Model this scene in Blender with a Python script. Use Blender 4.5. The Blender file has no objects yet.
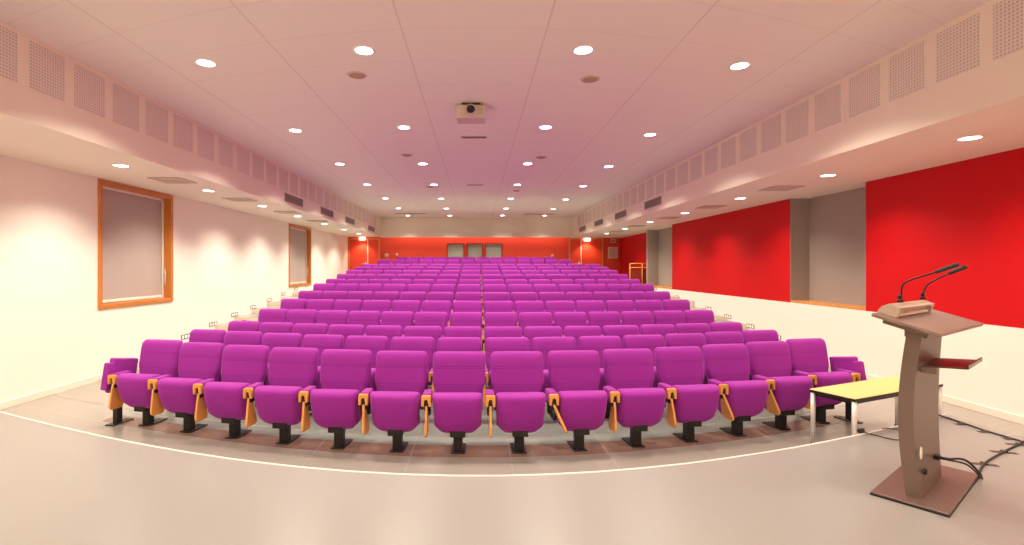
import bpy, bmesh, math, random
from mathutils import Vector, Matrix

random.seed(7)
PI = math.pi
scene = bpy.context.scene
col = scene.collection

# ------------------------------------------------------------------ basics
CAM_H = 1.70          # eye height above the lower floor
FPX = 500.0           # focal length in pixels of the 1024 wide frame
S = 1.163             # how strongly the rows bow
STAGE_Z = 0.22
SOFFIT = 3.00
SOFFL = 3.045         # the window side soffit hangs a little higher
CEIL = 3.85
XL, XR = -5.69, 5.91  # side walls
XB = 4.14             # bulkhead faces
YB, YW = 21.5, 22.05   # back bulkhead, back wall
YF = -3.2             # wall behind the stage


def sag(x, yc):
    z = max(yc, 0.6) / S
    return S * (math.sqrt(z * z + x * x) - z) / 2


def dsag(x, yc):
    return (sag(x + .01, yc) - sag(x - .01, yc)) / .02


# ------------------------------------------------------------------ materials
def mat(name, color, rough=.6, metal=0.0, emit=None, estr=0.0, coat=0.0, spec=.5, sheen=0.0):
    m = bpy.data.materials.new(name)
    m.use_nodes = True
    b = m.node_tree.nodes['Principled BSDF']
    b.inputs['Base Color'].default_value = (*color, 1)
    b.inputs['Roughness'].default_value = rough
    b.inputs['Metallic'].default_value = metal
    b.inputs['Specular IOR Level'].default_value = spec
    b.inputs['Coat Weight'].default_value = coat
    b.inputs['Sheen Weight'].default_value = sheen
    if emit:
        b.inputs['Emission Color'].default_value = (*emit, 1)
        b.inputs['Emission Strength'].default_value = estr
    return m


class N:
    """tiny node helper"""
    def __init__(self, m):
        self.t = m.node_tree
        self.b = self.t.nodes['Principled BSDF']

    def new(self, kind, **kw):
        n = self.t.nodes.new(kind)
        for k, v in kw.items():
            setattr(n, k, v)
        return n

    def link(self, a, b):
        self.t.links.new(a, b)

    def math(self, op, a, b=None, c=None):
        n = self.new('ShaderNodeMath', operation=op)
        for i, v in enumerate((a, b, c)):
            if v is None:
                continue
            if isinstance(v, (int, float)):
                n.inputs[i].default_value = v
            else:
                self.link(v, n.inputs[i])
        return n.outputs[0]

    def xyz(self, obj=False):
        if obj:
            s = self.new('ShaderNodeTexCoord').outputs['Object']
        else:
            s = self.new('ShaderNodeNewGeometry').outputs['Position']
        p = self.new('ShaderNodeSeparateXYZ')
        self.link(s, p.inputs[0])
        return p.outputs[0], p.outputs[1], p.outputs[2]

    def mix(self, fac, a, b):
        n = self.new('ShaderNodeMix', data_type='RGBA')
        for sock, v in ((n.inputs[0], fac), (n.inputs[6], a), (n.inputs[7], b)):
            if isinstance(v, (int, float)):
                sock.default_value = v
            elif isinstance(v, tuple):
                sock.default_value = (*v, 1)
            else:
                self.link(v, sock)
        return n.outputs[2]

    def noise(self, scale, vec=None, detail=3):
        n = self.new('ShaderNodeTexNoise')
        n.inputs['Scale'].default_value = scale
        n.inputs['Detail'].default_value = detail
        if vec is not None:
            self.link(vec, n.inputs['Vector'])
        return n.outputs['Fac']

    def line(self, coord, period, width, offset=0.0):
        """1 on thin lines every `period`"""
        q = self.math('ADD', coord, -offset + period / 2 + 400 * period)
        q = self.math('MODULO', q, period)
        q = self.math('ABSOLUTE', self.math('SUBTRACT', q, period / 2))
        return self.math('LESS_THAN', q, width / 2)

    def rowcurve(self, x, y):
        """distance of the bowed row line through x, y (joints follow the rows)"""
        q = self.math('DIVIDE', self.math('MULTIPLY', x, x), self.math('MAXIMUM', y, 2.2))
        return self.math('SUBTRACT', y, self.math('MULTIPLY', q, S * S / 4))


M = {}
WARM = (1.0, .89, .74)


def noisy(name, c, rough=.7, amt=.06, scale=6, bump=0.0, **kw):
    m = mat(name, c, rough, **kw)
    n = N(m)
    f = n.noise(scale)
    lo = tuple(v * (1 - amt) for v in c)
    hi = tuple(min(1, v * (1 + amt)) for v in c)
    n.link(n.mix(f, lo, hi), n.b.inputs['Base Color'])
    if bump:
        bn = n.new('ShaderNodeBump')
        bn.inputs['Strength'].default_value = bump
        bn.inputs['Distance'].default_value = .002
        n.link(n.noise(220), bn.inputs['Height'])
        n.link(bn.outputs[0], n.b.inputs['Normal'])
    return m


M['wall'] = noisy('cream wall paint', (.90, .835, .735), .75, .02, 2, .05)
M['soffit'] = noisy('white soffit paint', (.87, .78, .65), .8, .02, 2)
M['base'] = mat('white skirting', (.85, .77, .64), .5)
M['red'] = noisy('red wall paint', (.56, .003, .005), .6, .05, 3, .05, spec=.25)
M['redback'] = noisy('warm lit red wall paint', (.72, .060, .022), .55, .05, 3, .05)  # red wall paint with the warm lighting's orange put into its colour
M['reddoor'] = noisy('orange red door lacquer', (.72, .05, .014), .45, .04, 3)
M['redframe'] = mat('dark red window frame', (.30, .02, .012), .45)
M['grey'] = noisy('grey niche paint', (.36, .30, .26), .8, .04, 3)
M['riser'] = mat('cream step riser', (.80, .70, .56), .6)
M['white'] = mat('white trim', (.88, .82, .72), .35)
M['black'] = mat('black metal', (.018, .014, .013), .45, .3)
M['rubber'] = mat('black rubber', (.02, .018, .016), .6)
M['tape'] = mat('dark cloth tape', (.06, .04, .03), .6)
M['beech'] = noisy('orange beech wood', (.72, .32, .07), .4, .12, 14)
M['oak'] = noisy('orange brown window wood', (.56, .20, .035), .4, .16, 9)
M['ledge'] = noisy('orange wood ledge', (.70, .30, .07), .4, .1, 9)
M['blind'] = noisy('grey roller blind fabric', (.45, .37, .33), .85, .03, 3)
M['chrome'] = mat('pale grey metal', (.72, .69, .66), .35, .35)
M['yellow'] = mat('yellow laminate', (.84, .58, .22), .35)
M['lectern'] = noisy('brown grey metallic paint', (.19, .128, .10), .42, .05, 30, metal=.35)
M['lectern_base'] = noisy('dark brown base plate', (.13, .078, .062), .35, .08, 12)
M['lectern_top'] = noisy('brown grey desk laminate', (.25, .155, .118), .45, .08, 12)
M['console'] = mat('beige grey microphone console', (.50, .38, .29), .45)
M['smoked'] = mat('smoked dark acrylic', (.045, .014, .010), .28)
M['vent'] = mat('grey brown vent metal', (.42, .34, .31), .6)
M['slot'] = mat('dark vent slot', (.14, .085, .085), .7)
M['diffuser'] = mat('beige ceiling diffuser', (.62, .49, .41), .7)
M['speaker'] = mat('tan speaker grille', (.42, .29, .19), .6)
M['proj'] = mat('beige projector shell', (.62, .50, .42), .5)
M['lens'] = mat('black lens glass', (.008, .008, .010), .08, coat=1)
M['lamp'] = mat('glowing downlight lens', (1, 1, 1), .4, emit=(1, .93, .82), estr=14)
M['exit'] = mat('glowing lamp cover', (1, 1, 1), .4, emit=(1, .92, .84), estr=5)
M['step'] = mat('glowing step light', (1, 1, 1), .4, emit=(1, .9, .7), estr=.25)
M['stepframe'] = mat('grey step light frame', (.16, .13, .09), .5)
M['glass'] = mat('grey green window glass', (.26, .28, .23), .12, coat=.3)
M['paper'] = mat('pale notice paper', (.72, .55, .47), .7)
M['print'] = mat('grey print', (.40, .27, .23), .7)
M['rail'] = mat('yellow orange rail paint', (.80, .42, .08), .4)
M['seam'] = mat('pale door edge', (.85, .62, .42), .4)


def purple_mat(name, ribbed):
    m = mat(name, (.28, .016, .29), .78, sheen=.25, spec=.25)
    n = N(m)
    n.b.inputs['Sheen Tint'].default_value = (1, .35, .9, 1)
    x, y, z = n.xyz(True)
    f = n.noise(40)
    c = n.mix(f, (.26, .015, .265), (.305, .019, .31))
    h = n.noise(600)
    if ribbed:
        lines = n.line(z, .018, .0035)
        low = n.math('MULTIPLY', lines, n.math('LESS_THAN', z, .60))
        up = n.math('MULTIPLY', n.line(z, .018, .0035, .004),
                    n.math('MULTIPLY', n.math('LESS_THAN', z, .765), n.math('GREATER_THAN', z, .735)))
        a = n.math('MAXIMUM', low, up)
        c = n.mix(a, c, (.13, .005, .14))
        h = n.math('SUBTRACT', n.math('MULTIPLY', h, .3), a)
    n.link(c, n.b.inputs['Base Color'])
    bn = n.new('ShaderNodeBump')
    bn.inputs['Strength'].default_value = .25
    bn.inputs['Distance'].default_value = .004
    n.link(h, bn.inputs['Height'])
    n.link(bn.outputs[0], n.b.inputs['Normal'])
    return m


M['purple'] = purple_mat('purple wool fabric', False)
M['purplerib'] = purple_mat('purple ribbed wool fabric', True)


def ceiling_mat():
    m = mat('white ceiling tile', (.80, .70, .66), .85)
    n = N(m)
    x, y, z = n.xyz()
    v = n.rowcurve(x, y)
    a = n.line(x, 1.31, .016, -.68)
    b = n.line(v, .69, .012, 4.48)
    j = n.math('MAXIMUM', a, n.math('MULTIPLY', b, .6))
    f = n.noise(1.3)
    c = n.mix(f, (.85, .79, .70), (.88, .82, .73))
    n.link(n.mix(n.math('MULTIPLY', j, .32), c, (.47, .34, .31)), n.b.inputs['Base Color'])
    return m


M['ceil'] = ceiling_mat()


def floor_mat():
    m = mat('polished grey stone tiles', (.30, .29, .27), .22)
    n = N(m)
    x, y, z = n.xyz()
    v = n.rowcurve(x, y)
    f = n.noise(1.7)
    c = n.mix(f, (.25, .27, .25), (.33, .34, .31))
    # brown inlaid band in front of the first row
    band = n.math('MULTIPLY', n.math('GREATER_THAN', v, 4.47), n.math('LESS_THAN', v, 4.78))
    band = n.math('MULTIPLY', band, n.math('LESS_THAN', n.math('ABSOLUTE', x), 4.15))
    c = n.mix(band, c, (.24, .145, .11))
    pale = n.math('MAXIMUM', n.math('LESS_THAN', v, 4.47), n.math('MULTIPLY', n.math('LESS_THAN', v, 6.2), n.math('GREATER_THAN', n.math('ABSOLUTE', x), 4.15)))
    c = n.mix(pale, c, (.33, .30, .26))
    j = n.math('MAXIMUM', n.line(v, 1.2, .012, 4.47), n.line(n.math('ADD', x, n.math('MULTIPLY', y, .0)), .9, .010, .3))
    c = n.mix(n.math('MULTIPLY', j, .5), c, (.42, .40, .36))
    n.link(c, n.b.inputs['Base Color'])
    n.link(n.math('ADD', n.math('MULTIPLY', f, .12), .2), n.b.inputs['Roughness'])
    return m


M['floor'] = floor_mat()


def stage_mat():
    m = mat('beige linoleum', (.47, .39, .32), .32)
    n = N(m)
    f = n.noise(.9, detail=5)
    g = n.noise(9, detail=2)
    c = n.mix(f, (.25, .238, .22), (.315, .30, .275))
    n.link(c, n.b.inputs['Base Color'])
    n.link(n.math('ADD', n.math('MULTIPLY', g, .14), .26), n.b.inputs['Roughness'])
    return m


M['stage'] = stage_mat()


def perf_mat():
    m = mat('perforated plaster panel', (.70, .58, .52), .85)
    n = N(m)
    x, y, z = n.xyz()
    p = .030

    def cell(c, off):
        q = n.math('MODULO', n.math('ADD', c, 40 * p + off), p)
        q = n.math('SUBTRACT', q, p / 2)
        return n.math('MULTIPLY', q, q)
    d = n.math('SQRT', n.math('ADD', cell(y, 0), cell(z, 0)))
    hole = n.math('LESS_THAN', d, .0080)
    n.link(n.mix(hole, (.77, .69, .61), (.50, .41, .35)), n.b.inputs['Base Color'])
    return m


M['perf'] = perf_mat()


# ------------------------------------------------------------------ mesh helpers
class MB:
    def __init__(self, *mats):
        self.bm = bmesh.new()
        self.mats = list(mats)
        self.smooth = False

    def _mi(self, faces, mi):
        for f in faces:
            f.material_index = mi

    def box(self, x0, x1, y0, y1, z0, z1, bevel=0.0, seg=2, mi=0, mtx=None):
        r = bmesh.ops.create_cube(self.bm, size=1.0)
        vs = r['verts']
        for v in vs:
            v.co = Vector(((x0 + x1) / 2 + v.co.x * (x1 - x0), (y0 + y1) / 2 + v.co.y * (y1 - y0),
                           (z0 + z1) / 2 + v.co.z * (z1 - z0)))
        fs = {f for v in vs for f in v.link_faces}
        if bevel:
            es = list({e for v in vs for e in v.link_edges})
            r2 = bmesh.ops.bevel(self.bm, geom=es, offset=bevel, segments=seg, profile=.5, affect='EDGES')
            vs = list({v for f in r2['faces'] for v in f.verts} | {v for v in vs if v.is_valid})
            fs = {f for v in vs for f in v.link_faces}
        self._mi(fs, mi)
        if mtx is not None:
            for v in vs:
                v.co = mtx @ v.co
        return self

    def quad(self, a, b, c, d, mi=0):
        vs = [self.bm.verts.new(p) for p in (a, b, c, d)]
        f = self.bm.faces.new(vs)
        f.material_index = mi
        return self

    def prism(self, poly, axis, a, b, mi=0, bevel=0.0, mtx=None):
        """extrude a 2D polygon along axis from a to b; poly coords are the other two axes in order"""
        def co(p, t):
            return {'x': (t, p[0], p[1]), 'y': (p[0], t, p[1]), 'z': (p[0], p[1], t)}[axis]
        lo = [self.bm.verts.new(co(p, a)) for p in poly]
        hi = [self.bm.verts.new(co(p, b)) for p in poly]
        n = len(poly)
        fs = [self.bm.faces.new(lo[::-1]), self.bm.faces.new(hi)]
        for i in range(n):
            fs.append(self.bm.faces.new((lo[i], lo[(i + 1) % n], hi[(i + 1) % n], hi[i])))
        vs = lo + hi
        if bevel:
            es = list(set(fs[0].edges) | set(fs[1].edges))
            r2 = bmesh.ops.bevel(self.bm, geom=es, offset=bevel, segments=2, profile=.5, affect='EDGES')
            vs = list({v for f in r2['faces'] for v in f.verts} | {v for v in vs if v.is_valid})
            fs = list({f for v in vs for f in v.link_faces})
        self._mi([f for f in fs if f.is_valid], mi)
        if mtx is not None:
            for v in vs:
                v.co = mtx @ v.co
        bmesh.ops.recalc_face_normals(self.bm, faces=[f for f in fs if f.is_valid])
        return self

    def tube(self, path, r, seg=10, mi=0, radii=None):
        pts = [Vector(p) for p in path]
        rings = []
        n = len(pts)
        prev = None
        for i, p in enumerate(pts):
            t = (pts[min(i + 1, n - 1)] - pts[max(i - 1, 0)]).normalized()
            if prev is None:
                a = t.orthogonal().normalized()
            else:
                a = (prev - t * prev.dot(t)).normalized()
            prev = a
            b = t.cross(a)
            rr = radii[i] if radii else r
            rings.append([self.bm.verts.new(p + (a * math.cos(2 * PI * k / seg) + b * math.sin(2 * PI * k / seg)) * rr)
                          for k in range(seg)])
        fs = []
        for i in range(n - 1):
            for k in range(seg):
                fs.append(self.bm.faces.new((rings[i][k], rings[i][(k + 1) % seg], rings[i + 1][(k + 1) % seg], rings[i + 1][k])))
        fs.append(self.bm.faces.new(rings[0][::-1]))
        fs.append(self.bm.faces.new(rings[-1]))
        for f in fs:
            f.material_index = mi
            f.smooth = True
        bmesh.ops.recalc_face_normals(self.bm, faces=fs)
        return self

    def lathe(self, prof, seg=24, mi=0, mtx=None, smooth=False):
        """profile of (r, z) spun about z; closed with poles where r == 0"""
        rings = []
        for r, z in prof:
            if r <= 1e-6:
                rings.append([self.bm.verts.new((0, 0, z))])
            else:
                rings.append([self.bm.verts.new((r * math.cos(2 * PI * k / seg), r * math.sin(2 * PI * k / seg), z)) for k in range(seg)])
        fs = []
        for i in range(len(rings) - 1):
            a, b = rings[i], rings[i + 1]
            for k in range(seg):
                q = (k + 1) % seg
                if len(a) == 1 and len(b) == 1:
                    continue
                if len(a) == 1:
                    fs.append(self.bm.faces.new((a[0], b[q], b[k])))
                elif len(b) == 1:
                    fs.append(self.bm.faces.new((a[k], a[q], b[0])))
                else:
                    fs.append(self.bm.faces.new((a[k], a[q], b[q], b[k])))
        for f in fs:
            f.material_index = mi
            f.smooth = smooth
        bmesh.ops.recalc_face_normals(self.bm, faces=fs)
        if mtx is not None:
            for v in {v for rg in rings for v in rg}:
                v.co = mtx @ v.co
        return self

    def pad(self, halfw, z0, z1, thick, yfun, nu=15, nv=17, pw=7, mi=0):
        """upholstered pad: halfw(z) outline, soft edges, centre surface at yfun(x, z)"""
        def soft(n):
            return [math.copysign(1 - (1 - abs(t)) ** 1.8, t) for t in [(-1 + 2 * i / (n - 1)) for i in range(n)]]
        us, vs = soft(nu), soft(nv)
        g = {}
        for side in (-1, 1):
            for i, u in enumerate(us):
                for j, v in enumerate(vs):
                    edge = i in (0, nu - 1) or j in (0, nv - 1)
                    if edge and side == 1:
                        g[(1, i, j)] = g[(-1, i, j)]
                        continue
                    z = z0 + (v + 1) / 2 * (z1 - z0)
                    x = u * halfw(z)
                    th = thick / 2 * math.sqrt(max(0, (1 - abs(u) ** pw) * (1 - abs(v) ** pw)))
                    g[(side, i, j)] = self.bm.verts.new((x, yfun(x, z) + side * th, z))
        fs = []
        for side in (-1, 1):
            for i in range(nu - 1):
                for j in range(nv - 1):
                    q = [g[(side, i, j)], g[(side, i + 1, j)], g[(side, i + 1, j + 1)], g[(side, i, j + 1)]]
                    fs.append(self.bm.faces.new(q if side == -1 else q[::-1]))
        for f in fs:
            f.smooth = True
            f.material_index = mi
        return self

    def build(self, name, parent=None, loc=None):
        me = bpy.data.meshes.new(name)
        self.bm.to_mesh(me)
        self.bm.free()
        for m in self.mats:
            me.materials.append(m)
        o = bpy.data.objects.new(name, me)
        col.objects.link(o)
        if parent is not None:
            o.parent = parent
        if loc is not None:
            o.location = loc
        return o


def tag(o, label, cat, group=None, kind=None):
    o['label'] = label
    o['category'] = cat
    if group:
        o['group'] = group
    if kind:
        o['kind'] = kind
    return o


def thing(name, label, cat, loc=(0, 0, 0), rz=0.0, group=None):
    o = bpy.data.objects.new(name, None)
    o.empty_display_size = .1
    col.objects.link(o)
    o.location = loc
    o.rotation_euler = (0, 0, rz)
    return tag(o, label, cat, group)


def struct(o, label, cat):
    return tag(o, label, cat, None, 'structure')


def copy_tree(o, parent=None):
    c = o.copy()
    col.objects.link(c)
    if parent is not None:
        c.parent = parent
    for ch in list(o.children):
        copy_tree(ch, c)
    return c


ONES = ['zeroth', 'first', 'second', 'third', 'fourth', 'fifth', 'sixth', 'seventh', 'eighth', 'ninth', 'tenth',
        'eleventh', 'twelfth', 'thirteenth', 'fourteenth', 'fifteenth', 'sixteenth', 'seventeenth', 'eighteenth', 'nineteenth']
TENS = [('twenty', 'twentieth'), ('thirty', 'thirtieth'), ('forty', 'fortieth')]
ORD = ONES + [(t if k == 0 else a + '-' + ONES[k]) for a, t in TENS for k in range(10)]

# ------------------------------------------------------------------ rows
PITCH = .550
ROWY = [4.82 + .965 * k for k in range(12)] + [19.2, 20.15]
ROWZ = [0, .004, .015, .122, .233, .338, .457, .54, .645, .742, .835, .923, 1.12, 1.235]
ROWN = [14] * 13 + [12]
ROWX = [.108, .075, .082, .10] + [.102] * 8 + [-.09, -.03]
LEGOFF = .26          # legs stand this far in front of the back's top

# ------------------------------------------------------------------ floor with tiers
NX = 28


def xs(a, b):
    return [a + (b - a) * i / NX for i in range(NX + 1)]


f = MB(M['floor'], M['riser'])
fronts = [(YF, 0.0)]
for k in range(1, 14):
    fronts.append((ROWY[k] - LEGOFF - .50, ROWZ[k]))
xx = xs(XL - .02, XR + .5)


def fy(x, yc):
    if yc == YF:
        return YF
    return min(yc + sag(x, yc), YW + .1)


for i, (yc, z) in enumerate(fronts):
    nxt = fronts[i + 1] if i + 1 < len(fronts) else None
    for a, b in zip(xx[:-1], xx[1:]):
        ya, yb = fy(a, yc), fy(b, yc)
        if nxt:
            na, nb = fy(a, nxt[0]), fy(b, nxt[0])
        else:
            na = nb = YW + .1
        f.quad((a, ya, z), (b, yb, z), (b, nb, z), (a, na, z))
        if nxt:
            f.quad((a, na, z), (b, nb, z), (b, nb, nxt[1]), (a, na, nxt[1]), mi=1)
fl = f.build('floor')
struct(fl, 'polished grey stone floor rising in curved steps under the purple seats', 'floor')

# stage
SXL, SXR = -5.10, 4.72
EDGE = 3.55
st = MB(M['stage'])
sx = xs(SXL, SXR)
poly = [(SXL, YF + .02), (SXR, YF + .02)] + [(x, EDGE + sag(x, EDGE)) for x in sx[::-1]]
st.prism(poly, 'z', 0.0, STAGE_Z)
so = st.build('stage')
struct(so, 'low beige linoleum stage with a curved front edge', 'stage')
ed = MB(M['white'])
for a, b in zip(sx[:-1], sx[1:]):
    ya, yb = EDGE + sag(a, EDGE), EDGE + sag(b, EDGE)
    pa = [(a, ya - .010, STAGE_Z + .004), (a, ya + .006, STAGE_Z + .004), (a, ya + .006, STAGE_Z - .03)]
    pb = [(b, yb - .010, STAGE_Z + .004), (b, yb + .006, STAGE_Z + .004), (b, yb + .006, STAGE_Z - .03)]
    ed.quad(pa[0], pb[0], pb[1], pa[1])
    ed.quad(pa[1], pb[1], pb[2], pa[2])
    ed.quad((a, ya - .010, STAGE_Z), (b, yb - .010, STAGE_Z), pb[0], pa[0])
struct(ed.build('trim_1'), 'thin white nosing along the curved stage edge', 'edge trim')

# ------------------------------------------------------------------ walls
WINS = [(7.50, 9.33, 1.07, 3.035), (15.1, 17.1, 1.10, 3.03)]
WT = .30
w = MB(M['wall'])
ys = [YF] + [v for a in WINS for v in a[:2]] + [YW + .2]
for i in range(len(ys) - 1):
    a, b = ys[i], ys[i + 1]
    if i % 2 == 1:
        win = WINS[i // 2]
        w.box(XL - WT, XL, a, b, -.05, win[2])
        w.box(XL - WT, XL, a, b, win[3], SOFFL + .05)
    else:
        w.box(XL - WT, XL, a, b, -.05, SOFFL + .05)
w.box(XL - WT - .05, XL - WT, YF, YW + .2, -.05, SOFFL + .05)
struct(w.build('wall_left'), 'long cream painted wall with two blinded windows', 'wall')

for i, (a, b, z0, z1) in enumerate(WINS):
    root = bpy.data.objects.new('window_%d' % (i + 1), None)
    col.objects.link(root)
    root.location = (XL, (a + b) / 2, (z0 + z1) / 2)
    struct(root, ['wood framed window with grey roller blind, the one closer to the stage',
                  'wood framed window with grey roller blind, far along the cream wall'][i], 'window')
    hy, hz = (b - a) / 2, (z1 - z0) / 2
    fr = MB(M['oak'])
    c, d = .07, .22
    for (y0, y1, q0, q1) in ((-hy, -hy + c, -hz, hz), (hy - c, hy, -hz, hz), (-hy + c, hy - c, -hz, -hz + c), (-hy + c, hy - c, hz - c, hz)):
        fr.box(-d, .025, y0, y1, q0, q1, .004, 1)
    fr.build('window_frame', root)
    bl = MB(M['blind'])
    iy, iz = hy - c, hz - c
    # blind cloth with a slight billow towards the bottom corners
    nu, nv = 12, 12
    g = [[bl.bm.verts.new((-.13 + .012 * math.sin(u / nu * PI * 3) * (1 - v / nv) ** 2, -iy + .06 + (2 * iy - .12) * u / nu, -iz + .05 + (2 * iz - .05) * v / nv))
          for v in range(nv + 1)] for u in range(nu + 1)]
    for u in range(nu):
        for v in range(nv):
            fc = bl.bm.faces.new((g[u][v], g[u + 1][v], g[u + 1][v + 1], g[u][v + 1]))
            fc.smooth = True
    bl.build('roller_blind', root)
    gd = MB(M['white'])
    gd.box(-.155, -.112, -iy + .04, iy - .04, -iz + .008, -iz + .055, .006, 1)
    gd.build('bottom_bar', root)
    gd = MB(M['white'])
    gd.box(-.16, -.115, -iy, -iy + .035, -iz, iz)
    gd.box(-.16, -.115, iy - .035, iy, -iz, iz)
    gd.box(-.16, -.115, -iy, iy, iz - .035, iz)
    gd.build('blind_guide', root)
    pn = MB(M['glass'])
    pn.box(-.215, -.205, -iy, iy, -iz, iz)
    pn.build('window_pane', root)
    hd = MB(M['chrome'])
    hd.box(-.10, -.085, iy - .001, iy + .0, -iz + .25, -iz + .55)
    hd.tube([(-.07, iy - .02, -iz + .22), (-.07, iy - .02, -iz + .5)], .008, 8)
    hd.build('blind_cord_guide', root)

# right wall: cream dado, red panels, grey niches
DADO = 1.07
ND = .36
r = MB(M['wall'], M['red'], M['grey'])
r.box(XR, XR + .7, YF, 17.45, -.05, DADO - .03)                 # dado
r.box(XR, XR + .7, YF, 7.60, DADO - .03, SOFFIT + .05, mi=1)    # red panel near the stage
r.box(XR, XR + .7, 9.44, 15.15, DADO - .03, SOFFIT + .05, mi=1)
for a, b in ((7.60, 9.44), (15.15, 17.3)):
    r.box(XR + ND, XR + .7, a, b, DADO - .03, SOFFIT + .05, mi=2)
# grey returns of the niches
r.box(XR + .004, XR + ND, 9.43, 9.439, DADO, SOFFIT, mi=2)
r.box(XR + .004, XR + ND, 7.601, 7.61, DADO, SOFFIT, mi=2)
r.box(XR + .004, XR + ND, 15.151, 15.16, DADO, SOFFIT, mi=2)
r.box(XR, XR + .7, 17.3, 17.45, DADO - .03, SOFFIT + .05, mi=2)
r.box(XR + .40, XR + .7, 17.45, YW + .2, -.05, SOFFIT + .05, mi=1)
struct(r.build('wall_right'), 'long wall of cream dado, red panels and grey niches', 'wall')
for i, (a, b) in enumerate(((7.615, 9.425), (15.17, 17.295))):
    lg = MB(M['ledge'])
    lg.box(XR + .002, XR + ND, a, b, DADO - .028, DADO + .012, .004, 1)
    struct(lg.build('trim_%d' % (i + 2)), ['orange wood ledge of the niche closer to the stage',
                                           'orange wood ledge of the far grey niche'][i], 'ledge')

# skirting boards
b = MB(M['base'])
b.box(XL, XL + .015, YF, 9.0, 0, .09, .004, 1)
struct(b.build('baseboard_left'), 'cream skirting board along the window wall', 'skirting')
b = MB(M['base'])
b.box(XR - .015, XR, YF, 9.0, 0, .09, .004, 1)
struct(b.build('baseboard_right'), 'cream skirting board under the red wall panel', 'skirting')

# back wall
BW = [(-1.295, -.59), (-.42, .235), (.38, 1.10)]
WZ0, WZ1 = 2.00, 2.745
b = MB(M['redback'])
b.box(XL - .1, BW[0][0], YW, YW + .2, 0, SOFFIT + .05)
b.box(BW[0][0], BW[-1][1], YW, YW + .2, 0, WZ0)
b.box(BW[0][0], BW[-1][1], YW, YW + .2, WZ1, SOFFIT + .05)
b.box(BW[0][1], BW[1][0], YW, YW + .2, WZ0, WZ1)
b.box(BW[1][1], BW[2][0], YW, YW + .2, WZ0, WZ1)
b.box(BW[-1][1], XR + .7, YW, YW + .2, 0, SOFFIT + .05)
b.box(-XB, XB, YW, YW + .2, SOFFIT + .05, 3.56)
b.box(XL - .1, -XB, YW, YW + .2, SOFFIT + .05, SOFFL + .05)
struct(b.build('wall_back'), 'warm lit red wall behind the last row of seats', 'wall')
for i, (a, c) in enumerate(BW):
    root = bpy.data.objects.new('window_%d' % (i + 3), None)
    col.objects.link(root)
    root.location = ((a + c) / 2, YW, (WZ0 + WZ1) / 2)
    struct(root, 'small booth window in the red back wall, ' + ['leftmost of three', 'middle of three', 'rightmost of three'][i], 'window')
    hx, hz = (c - a) / 2, (WZ1 - WZ0) / 2
    fr = MB(M['redframe'])
    t = .055
    for q in ((-hx - .03, -hx + .015, -hz - .03, hz + .03), (hx - .015, hx + .03, -hz - .03, hz + .03),
              (-hx + .015, hx - .015, -hz - .03, -hz + .015), (-hx + .015, hx - .015, hz - .015, hz + .03)):
        fr.box(q[0], q[1], -.03, .08, q[2], q[3], .004, 1)
    fr.build('window_frame', root)
    pn = MB(M['glass'])
    pn.box(-hx, hx, .06, .07, -hz, hz)
    pn.build('window_pane', root)

# wall behind the stage
b = MB(M['wall'])
b.box(XL - .3, XR + .7, YF - .2, YF, -.05, CEIL + .05)
struct(b.build('wall_front'), 'plain cream wall behind the stage', 'wall')

# ceiling
c = MB(M['ceil'])
c.box(-XB, XB, YF, YB, CEIL, CEIL + .06)
struct(c.build('ceiling'), 'pinkish white tiled ceiling over the seats', 'ceiling')
for side, nm in ((-1, 'left'), (1, 'right')):
    c = MB(M['soffit'])
    x0, x1 = sorted((side * XB, side * (6.7 if side > 0 else 6.0)))
    sz = SOFFL if side < 0 else SOFFIT
    c.box(x0, x1, YF, YW + .2, sz, sz + .06)
    xa, xb = sorted((side * XB, side * (XB + .06)))
    c.box(xa, xb, YF, YB, sz + .06, CEIL + .06)
    o = c.build('ceiling_' + nm)
    struct(o, 'lowered plaster soffit and bulkhead over the %s aisle' % ('window side' if side < 0 else 'red wall side'), 'ceiling')
c = MB(M['soffit'])
c.box(-XB, XB, YB, YB + .06, SOFFIT, CEIL + .06)
c.box(-XB, XB, YB + .06, YW + .2, 3.50, 3.56)
for xa in (-XB - .05, XB):
    c.box(xa, xa + .05, YB + .06, YW + .2, SOFFIT + .06, 3.56)
struct(c.build('ceiling_back'), 'plaster bulkhead above the red back wall', 'ceiling')


def vtrue(y, x):
    """undo the bow at lateral distance x"""
    return y - S * S * x * x / (4 * y)


# perforated panels on the bulkheads: spaced like the photographed ones
def vinv(v, x):
    q = S * S * x * x / 4
    return (v + math.sqrt(v * v + 4 * q)) / 2


v0 = vtrue(4.06, XB)
vs_ = (vtrue(9.76, XB) - v0) / 10
for side in (-1, 1):
    nm = 'window side' if side < 0 else 'red wall side'
    edges = [vinv(v0 + vs_ * k, XB) for k in range(-4, 28)]
    edges = [e for e in edges if YF < e < YB]
    cnt = 0
    for k in range(len(edges) - 1):
        a, bb = edges[k], edges[k + 1]
        if bb < 3.0 or bb > YB - .1:
            continue
        g = (bb - a) * .11
        p = MB(M['perf'])
        xa, xb = sorted((side * (XB - .006), side * (XB + .01)))
        p.box(xa, xb, a + g, bb - g, 3.36, 3.80, .003, 1)
        o = p.build('perforated_panel')
        cnt += 1
        tag(o, 'perforated acoustic panel on the %s bulkhead, %s from the stage' % (nm, ORD[cnt]),
            'acoustic panel', 'perforated panels on the bulkheads')

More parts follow.
